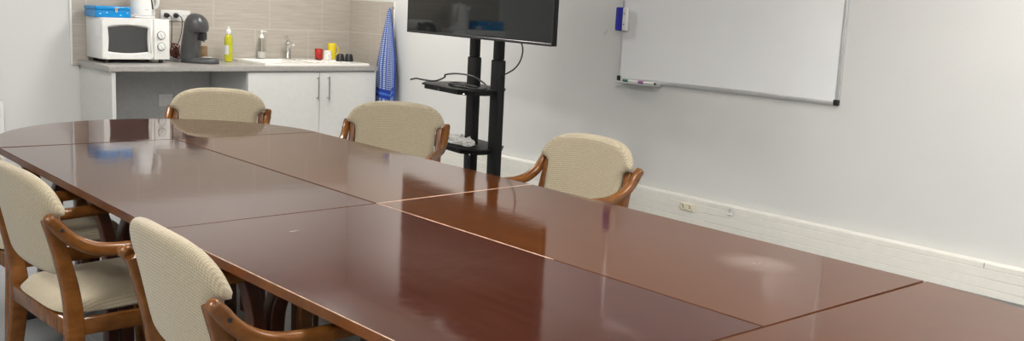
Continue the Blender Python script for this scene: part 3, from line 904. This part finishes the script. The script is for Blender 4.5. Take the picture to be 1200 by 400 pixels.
# microwave
MX0, MX1, MYF, MZ = 2.592, 3.100, 7.64, CZ + .016
mw = empty('microwave', ((MX0 + MX1) / 2, MYF, CZ + .0005))
mcx = (MX0 + MX1) / 2
def ml(x, y, z): return (x - mcx, y - MYF, z - CZ - .0005)
H_ = .306; z0 = .028
bm = bmesh.new(); add_box(bm, (MX0 - mcx, .022, z0), (MX1 - mcx, .352, z0 + H_), .006, 2)
for k in range(6): add_box(bm, (MX0 - mcx - .0008, .06 + k * .014, z0 + .17), (MX0 - mcx + .001, .066 + k * .014, z0 + .24))
finish('housing', bm, M['whitem'], mw)
DW = .385          # door width
x0 = MX0 - mcx; x1 = x0 + DW; xw0, xw1, zw0, zw1 = x0 + .045, x1 - .040, z0 + .058, z0 + .236
# door = frame around a bowed window
bm = bmesh.new()
def bow(n=14):
    pts = []
    for k in range(n + 1):
        t = k / n; pts.append((xw0 + (xw1 - xw0) * t, zw1 + .016 * math.sin(PI * t)))
    for k in range(1, 7):
        t = k / 7; pts.append((xw1 - .006 * math.sin(PI * t), zw1 + (zw0 - zw1) * t))
    for k in range(n + 1):
        t = k / n; pts.append((xw1 + (xw0 - xw1) * t, zw0 - .012 * math.sin(PI * t)))
    for k in range(1, 7):
        t = k / 7; pts.append((xw0 + .006 * math.sin(PI * t), zw0 + (zw1 - zw0) * t))
    return pts
win = bow()
def outer(p):
    cx_, cz_ = (x0 + x1) / 2, z0 + H_ / 2; dx, dz = p[0] - cx_, p[1] - cz_
    s = min((DW / 2) / max(abs(dx), 1e-6), (H_ / 2) / max(abs(dz), 1e-6)); return (cx_ + dx * s, cz_ + dz * s)
O = [outer(p) for p in win]
vi = [bm.verts.new((x, .010, z)) for x, z in win]; vf = [bm.verts.new((x + (o[0] - x) * .18, -.001, z + (o[1] - z) * .18)) for (x, z), o in zip(win, O)]
vo = [bm.verts.new((x + (o[0] - x) * .93, 0, z + (o[1] - z) * .93)) for (x, z), o in zip(win, O)]
vb = [bm.verts.new((o[0], .006, o[1])) for o in O]; vc = [bm.verts.new((o[0], .0215, o[1])) for o in O]
n = len(win)
for ra, rb in ((vi, vf), (vf, vo), (vo, vb), (vb, vc)):
    for k in range(n): bm.faces.new((ra[k], ra[(k + 1) % n], rb[(k + 1) % n], rb[k]))
door = finish('door', bm, M['white'], mw, .5)
bm = bmesh.new(); bm.faces.new([bm.verts.new((x, .0098, z)) for x, z in win])
ex = bmesh.ops.extrude_face_region(bm, geom=bm.faces[:]); 
for v in [g_ for g_ in ex['geom'] if isinstance(g_, bmesh.types.BMVert)]: v.co.y += .008
w_ = finish('window', bm, M['glass'], door, .3); w_['label'] = 'dark glass window'
bm = bmesh.new(); add_sweep(bm, catmull([(x1 - .020, -.002, zw0 - .006), (x1 - .026, -.016, zw0 + .03), (x1 - .030, -.022, (zw0 + zw1) / 2), (x1 - .026, -.016, zw1 - .03), (x1 - .020, -.002, zw1 + .006)], 5), .014, .010, (1, 0, 0), .4)
finish('handle', bm, M['white'], door)
bm = bmesh.new(); add_box(bm, (x1 + .002, 0, z0), (MX1 - mcx, .0215, z0 + H_), .005, 2)
cp = finish('control_panel', bm, M['white'], mw)
for dz in (.110, .196):
    lathe('dial_ring', [(0, 0), (.0325, 0), (.0325, .003), (.030, .004), (0, .004)], M['dialrim'], cp, 28, T((x1 + MX1 - mcx) / 2 - .004, .0003, z0 + dz - .012) @ RX(PI / 2))
    dk = bmesh.new(); add_lathe(dk, [(0, .0041), (.0275, .0041), (.024, .016), (0, .017)], 24)
    add_box(dk, (-.0035, -.020, .016), (.0035, .020, .022), .0015, 1)
    for v in dk.verts: v.co = T((x1 + MX1 - mcx) / 2 - .004, .0003, z0 + dz - .012) @ (RX(PI / 2) @ (RZ(.5) @ v.co))
    finish('dial', dk, M['white'], cp)
for fx_ in (MX0 - mcx + .05, MX1 - mcx - .05):
    for fy_ in (.05, .32):
        lathe('foot', [(0, 0), (.016, 0), (.018, z0 + .002), (0, z0 + .002)], M['bolt'], mw, 14, T(fx_, fy_, 0))
tag(mw, 'white microwave with two dials on the left of the worktop', 'microwave')
MT = CZ + .0005 + z0 + H_ + .0005

# blue tin box on the microwave
bb = empty('blue_box', (2.706, 7.85, MT)); BW, BD, BH = .128, .125, .082
bm = bmesh.new(); add_box(bm, (-BW, -BD, 0), (BW, BD, .052), .005, 2); body_ = finish('body', bm, M['blue'], bb)
bm = bmesh.new(); add_box(bm, (-BW - .003, -BD - .003, .0525), (BW + .003, BD + .003, BH), .008, 3); lid_ = finish('lid', bm, M['blue'], bb)
bm = bmesh.new()
for (x, z) in ((-.095, .026), (-.045, .036), (.055, .018), (.105, .036)):
    add_lathe(bm, [(0, 0), (.0058, 0), (.0055, .0006), (0, .0006)], 8, T(x, -BD - .0003, z) @ RX(PI / 2), 1.3, .8)
finish('printed_flower', bm, M['bluemark'], body_)
bm = bmesh.new(); add_box(bm, (.012, -BD - .010, .040), (.032, -BD - .0005, .066), .002, 1); add_tube(bm, [(.004, -BD - .008, .068), (.022, -BD - .008, .072), (.040, -BD - .008, .068)], .003, 6)
finish('clasp', bm, M['chrome'], bb)
tag(bb, 'bright blue tin box with a metal clasp on top of the microwave', 'box')

# kettle on the microwave
kt = empty('kettle', (2.972, 7.85, MT))
lathe('base', [(0, 0), (.088, 0), (.092, .004), (.092, .014), (.085, .02), (0, .02)], M['white'], kt, 32)
lathe('body', [(0, .0205), (.091, .0205), (.094, .026), (.090, .08), (.078, .16), (.068, .205), (.066, .21), (0, .21)], M['white'], kt, 36)
lathe('lid', [(0, .2105), (.062, .2105), (.060, .222), (.03, .228), (.012, .23), (.012, .24), (0, .241)], M['white'], kt, 28)
bm = bmesh.new(); ang = -.95
hd = [(.058, 0, .205), (.098, 0, .207), (.128, 0, .18), (.136, 0, .125), (.124, 0, .088), (.108, 0, .078)]
hd = [(x * math.cos(ang), x * math.sin(ang), z) for x, _, z in hd]
add_sweep(bm, catmull(hd, 5), .028, .018, (math.sin(-ang), math.cos(ang), 0), .4); finish('handle', bm, M['white'], kt)
bm = bmesh.new()
gp = [(.068, 0, .195), (.073, 0, .165), (.082, 0, .12), (.091, 0, .07)]
gp = [((x + .001) * math.cos(ang), (x + .001) * math.sin(ang), z) for x, _, z in gp]
add_sweep(bm, catmull(gp, 5), .014, .006, (math.sin(-ang), math.cos(ang), 0), .3); finish('grip_strip', bm, M['blackp'], kt)
bm = bmesh.new(); add_tube(bm, catmull([(-.066, 0, .16), (-.09, 0, .19), (-.105, 0, .205)], 4), [.02] * 4 + [.016] * 4 + [.012], 12); finish('spout', bm, M['white'], kt)
box('badge', (-.012, -.0925, .064), (.012, -.0895, .068), M['trunk_line'], kt)
tag(kt, 'white electric kettle standing on top of the microwave', 'kettle')
# small paper packet between box and kettle
bm = bmesh.new()
rn = random.Random(5)
for k in range(6):
    a_ = k * .9
    add_box(bm, (-.03, -.012, 0), (.03, .012, .006), .002, 1, T(0, 0, .004 + k * .0045) @ RZ(a_) @ RY(.2 * math.sin(k * 2)))
pk = finish('paper_packet', bm, M['paper']); pk.location = (2.846, 7.675, MT)
bm = bmesh.new(); add_box(bm, (-.012, -.0135, .008), (.016, -.0125, .016)); q = finish('red_print', bm, M['red'], pk)
tag(pk, 'small crumpled white paper packet on the microwave below the kettle', 'packet')

# coffee machine
cm = empty('coffee_machine', (3.325, 7.70, CZ + .0005), -.85)      # front faces local +X
def loft(name, secs, mat, parent, n=24):
    bm = bmesh.new(); rings = []
    for (cx_, z, rx, ry, tilt) in secs:
        rg = []
        for k in range(n):
            a_ = 2 * PI * k / n
            ex = 2.6
            c_, s_ = math.cos(a_), math.sin(a_)
            rr = (abs(c_) ** ex + abs(s_) ** ex) ** (-1 / ex)
            rg.append(bm.verts.new((cx_ + rx * rr * c_, ry * rr * s_, z + tilt * rr * c_)))
        rings.append(rg)
    for a_, b_2 in zip(rings, rings[1:]):
        for k in range(n): bm.faces.new((a_[k], a_[(k + 1) % n], b_2[(k + 1) % n], b_2[k]))
    bm.faces.new(rings[0][::-1]); bm.faces.new(rings[-1])
    return finish(name, bm, mat, parent, .9)
loft('base', [(.045, 0, .150, .086, 0), (.045, .006, .153, .089, 0), (.045, .026, .150, .087, 0), (.046, .040, .135, .078, 0), (.046, .044, .10, .06, 0)], M['grey'], cm)
loft('body', [(-.036, .03, .070, .084, 0), (-.034, .10, .068, .084, 0), (-.024, .17, .068, .084, 0), (-.014, .215, .070, .084, 0), (-.008, .24, .070, .083, 0)], M['grey'], cm)
loft('head', [(-.006, .238, .073, .083, 0), (.010, .250, .088, .085, -.006), (.018, .285, .090, .085, -.010), (.022, .325, .083, .081, -.012), (.024, .357, .068, .068, -.012), (.024, .379, .042, .044, -.008), (.023, .387, .014, .016, -.002)], M['grey'], cm)
bm = bmesh.new(); add_box(bm, (.035, -.034, .182), (.092, .034, .243), .008, 2); add_lathe(bm, [(0, .166), (.010, .166), (.012, .182), (0, .182)], 12, T(.068, -.014, 0)); add_lathe(bm, [(0, .166), (.010, .166), (.012, .182), (0, .182)], 12, T(.068, .014, 0))
sp = finish('spout_block', bm, M['blackp'], cm)
lathe('nozzle_ring', [(.011, .168), (.0135, .168), (.0135, .176), (.011, .176)], M['chrome'], sp, 12, T(.068, -.014, 0))
lathe('drip_plate', [(0, .0), (.034, .0), (.034, .003), (0, .003)], M['blackp'], cm, 24, T(.105, 0, .0445), 1.1, 1)
lathe('tray_ring', [(.020, .0032), (.034, .0032), (.034, .0058), (.020, .0058)], M['white'], cm, 24, T(.105, 0, .0445), 1.1, 1)
tag(cm, 'dark grey pod coffee machine right of the microwave', 'coffee machine')

# items behind the coffee machine
ck = empty('brown_canister', (3.502, 7.93, CZ + .0005))
lathe('body', [(0, 0), (.03, 0), (.032, .004), (.032, .095), (0, .095)], M['cork'], ck, 20)
lathe('lid', [(0, .0955), (.034, .0955), (.034, .115), (.028, .122), (0, .123)], M['cork'], ck, 20)
tag(ck, 'small light brown canister behind the coffee machine', 'canister')
cc = empty('cable_knot', (3.265, 7.925, CZ + .0005)); bm = bmesh.new(); pth = []
for k in range(46):
    pth.append((rn.uniform(-.04, .035), rn.uniform(-.025, .025), max(.005, .01 + .15 * abs(math.sin(k * .55)) * rn.uniform(.4, 1))))
pth = [(x, y, max(z, .005)) for x, y, z in pth]
add_tube(bm, catmull(pth, 3), .0052, 6); cc_ = finish('coil', bm, M['copper'], cc)
bm = bmesh.new(); add_box(bm, (-.05, -.012, 0), (.03, .018, .035), .006, 2); finish('adapter', bm, M['whitem'], cc)
tag(cc, 'bundle of red brown flex between microwave and coffee machine', 'cable')

# triple socket above the worktop with two plugs
ts = empty('triple_socket', (3.300, YB - .0125, 1.258))
box('plate', (-.122, -.012, -.042), (.122, 0, .042), M['socketw'], ts, .004, 2)
for px in (-.077, 0, .077):
    w_ = lathe('socket_well', [(.0245, 0), (.0245, .002), (.022, .002), (.0205, -.006), (0, -.006)], M['white'], ts, 26, T(px, -.0122, 0) @ RX(PI / 2))
    w_.location.y = -.0002
    if px > .05:
        bm = bmesh.new()
        for dx in (-.0095, .0095): add_lathe(bm, [(0, 0), (.003, 0), (.003, .001), (0, .001)], 8, T(px + dx, -.0125, 0) @ RX(PI / 2))
        finish('pin_hole', bm, M['bolt'], w_)
tag(ts, 'white triple wall socket on the tiles above the coffee machine', 'socket')
def plug(px, pts, label):
    o = empty('power_plug', (3.300 + px, YB - .0260, 1.258))
    lathe('plug_body', [(0, 0), (.020, 0), (.0205, .012), (.016, .03), (.008, .036), (0, .036)], M['blackp'], o, 22, RX(PI / 2))
    bm = bmesh.new(); add_tube(bm, catmull(pts, 6), .0034, 6); finish('cord', bm, M['cable'], o)
    return tag(o, label, 'plug', 'plugs in the triple socket')
plug(-.077, [(.008, -.03, .0), (.025, -.035, -.01), (.032, -.03, -.05), (.035, -.02, -.16), (.03, -.02, -.28), (.045, -.03, -.345)], 'left black plug in the triple socket, cord beside the microwave')
plug(0, [(.008, -.03, .0), (.028, -.035, -.008), (.042, -.03, -.05), (.038, -.02, -.13), (.02, -.02, -.20), (-.008, -.022, -.26), (-.02, -.04, -.345)], 'middle black plug in the triple socket, cord curving down')
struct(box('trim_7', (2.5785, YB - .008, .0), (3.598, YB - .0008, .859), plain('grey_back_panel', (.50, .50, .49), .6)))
# low socket on the wall under the counter
ls = empty('low_socket', (3.215, YB - .0085, .574))
box('plate', (-.058, -.010, -.048), (.058, 0, .048), M['socketw'], ls, .003)
lathe('socket_well', [(.030, 0), (.030, .003), (.027, .003), (.025, -.004), (0, -.004)], M['panel'], ls, 28, T(0, -.0105, 0) @ RX(PI / 2))
bm = bmesh.new()
for dx in (-.0095, .0095): add_lathe(bm, [(0, 0), (.004, 0), (.004, .001), (0, .001)], 8, T(dx, -.0068, 0) @ RX(PI / 2))
finish('pin_hole', bm, M['bolt'], ls)
tag(ls, 'white single wall socket under the worktop', 'socket')

# tea towel on a hook
hk = empty('wall_hook', (XR - .0125, 7.322, 1.40))
lathe('rose', [(0, 0), (.016, 0), (.016, .004), (0, .006)], M['chrome'], hk, 18, RY(-PI / 2))
bm = bmesh.new(); add_tube(bm, catmull([(-.004, 0, 0), (-.022, 0, -.006), (-.034, 0, 0), (-.036, 0, .018)], 4), .0035, 8); finish('prong', bm, M['chrome'], hk)
tag(hk, 'small chrome wall hook above the blue towel', 'hook')
bm = bmesh.new(); uvl = bm.loops.layers.uv.new('uv')
NU, NV = 60, 44; grid = {}
for i in range(NU + 1):
    u = i / NU
    for j in range(NV + 1):
        v = j / NV                      # 0 at the bottom hem
        z = .575 + (1.385 - .575) * v
        spread = min(1, (1 - v) * 1.7) ** .8
        wid = .030 + .30 * spread
        amp = .010 + .016 * spread
        yc = 7.30 + .02 * spread
        y = yc + (u - .5) * wid
        fold = math.sin(u * 2 * PI * 1.6 + .6) * .75 + .25 * math.sin(u * 2 * PI * 3.3)
        x = XR - .058 - amp * (fold + .5)
        zz = z - .05 * (u - .5) * spread * 1.2 - .03 * math.sin(u * 5) * (1 - v)
        grid[i, j] = (bm.verts.new((min(x, XR - .018), y, zz)), (u, v))
for i in range(NU):
    for j in range(NV):
        q = [grid[i, j], grid[i + 1, j], grid[i + 1, j + 1], grid[i, j + 1]]
        f = bm.faces.new([a_[0] for a_ in q])
        for lp, a_ in zip(f.loops, q): lp[uvl].uv = a_[1]
tw = finish('tea_towel', bm, M['towel'], None, 1.5, recalc=False)
so_ = tw.modifiers.new('thickness', 'SOLIDIFY'); so_.thickness = .003
bm = bmesh.new(); add_tube(bm, catmull([(XR - .052, 7.30, 1.378), (XR - .048, 7.318, 1.392), (XR - .0465, 7.322, 1.4035), (XR - .046, 7.327, 1.392), (XR - .052, 7.312, 1.378)], 4), .003, 6)
finish('hanging_loop', bm, M['bluep'], tw)
tag(tw, 'blue and white checked tea towel hanging from a hook beside the cabinet', 'towel')

# radiator at the far left
rd = empty('radiator', (1.45, YB - .002, 0))
bm = bmesh.new(); add_box(bm, (-.53, -.10, .10), (.53, -.06, .60), .006, 2)
for k in range(26): add_box(bm, (-.51 + k * .04, -.104, .13), (-.49 + k * .04, -.099, .57), .0015, 1)
finish('panel', bm, M['skin_white'], rd)
for x in (-.4, .4): box('bracket', (x - .02, -.0605, .2), (x + .02, 0, .5), M['skin_white'], rd)
bm = bmesh.new(); add_tube(bm, [(.49, -.08, .0), (.49, -.08, .105)], .009, 8); finish('pipe', bm, M['skin_white'], rd)
tag(rd, 'white panel radiator on the back wall at the left edge', 'radiator')

# small black block on the floor under the second chair
fb = empty('floor_block', (1.25, 4.62, 0), .35)
box('body', (-.075, -.05, 0), (.075, .05, .05), M['blackp'], fb, .01, 3)
lathe('stud', [(0, 0), (.009, 0), (.009, .006), (0, .008)], M['chrome'], fb, 12, T(.02, -.0505, .03) @ RX(PI / 2))
tag(fb, 'small black block on the floor beneath the left chair', 'block')

# ------------------------------------------------------------------ ceiling lights
def ceiling_light(x, y, label):
    o = empty('ceiling_light', (x, y, ZC - .0005))
    bm = bmesh.new()
    for (a_, b_2) in (((-.31, -.31), (.31, -.285)), ((-.31, .285), (.31, .31)), ((-.31, -.285), (-.285, .285)), ((.285, -.285), (.31, .285))):
        add_box(bm, (*a_, -.02), (*b_2, 0), .002, 1)
    finish('frame', bm, M['white'], o)
    box('diffuser', (-.285, -.285, -.014), (.285, .285, -.004), M['lamp'], o)
    return tag(o, label, 'ceiling light', 'square ceiling lights')
LP = [(1.9, -.3), (1.9, 2.5), (1.4, 6.0), (3.75, 1.3), (3.75, 6.5), (-.9, -.3), (-.9, 2.5)]
for (x, y) in LP:
    ceiling_light(x, y, 'square white ceiling light above the meeting room')

w = bpy.data.worlds.new('world'); S.world = w; w.use_nodes = True
w.node_tree.nodes['Background'].inputs[0].default_value = (.5, .5, .5, 1)
w.node_tree.nodes['Background'].inputs[1].default_value = .2
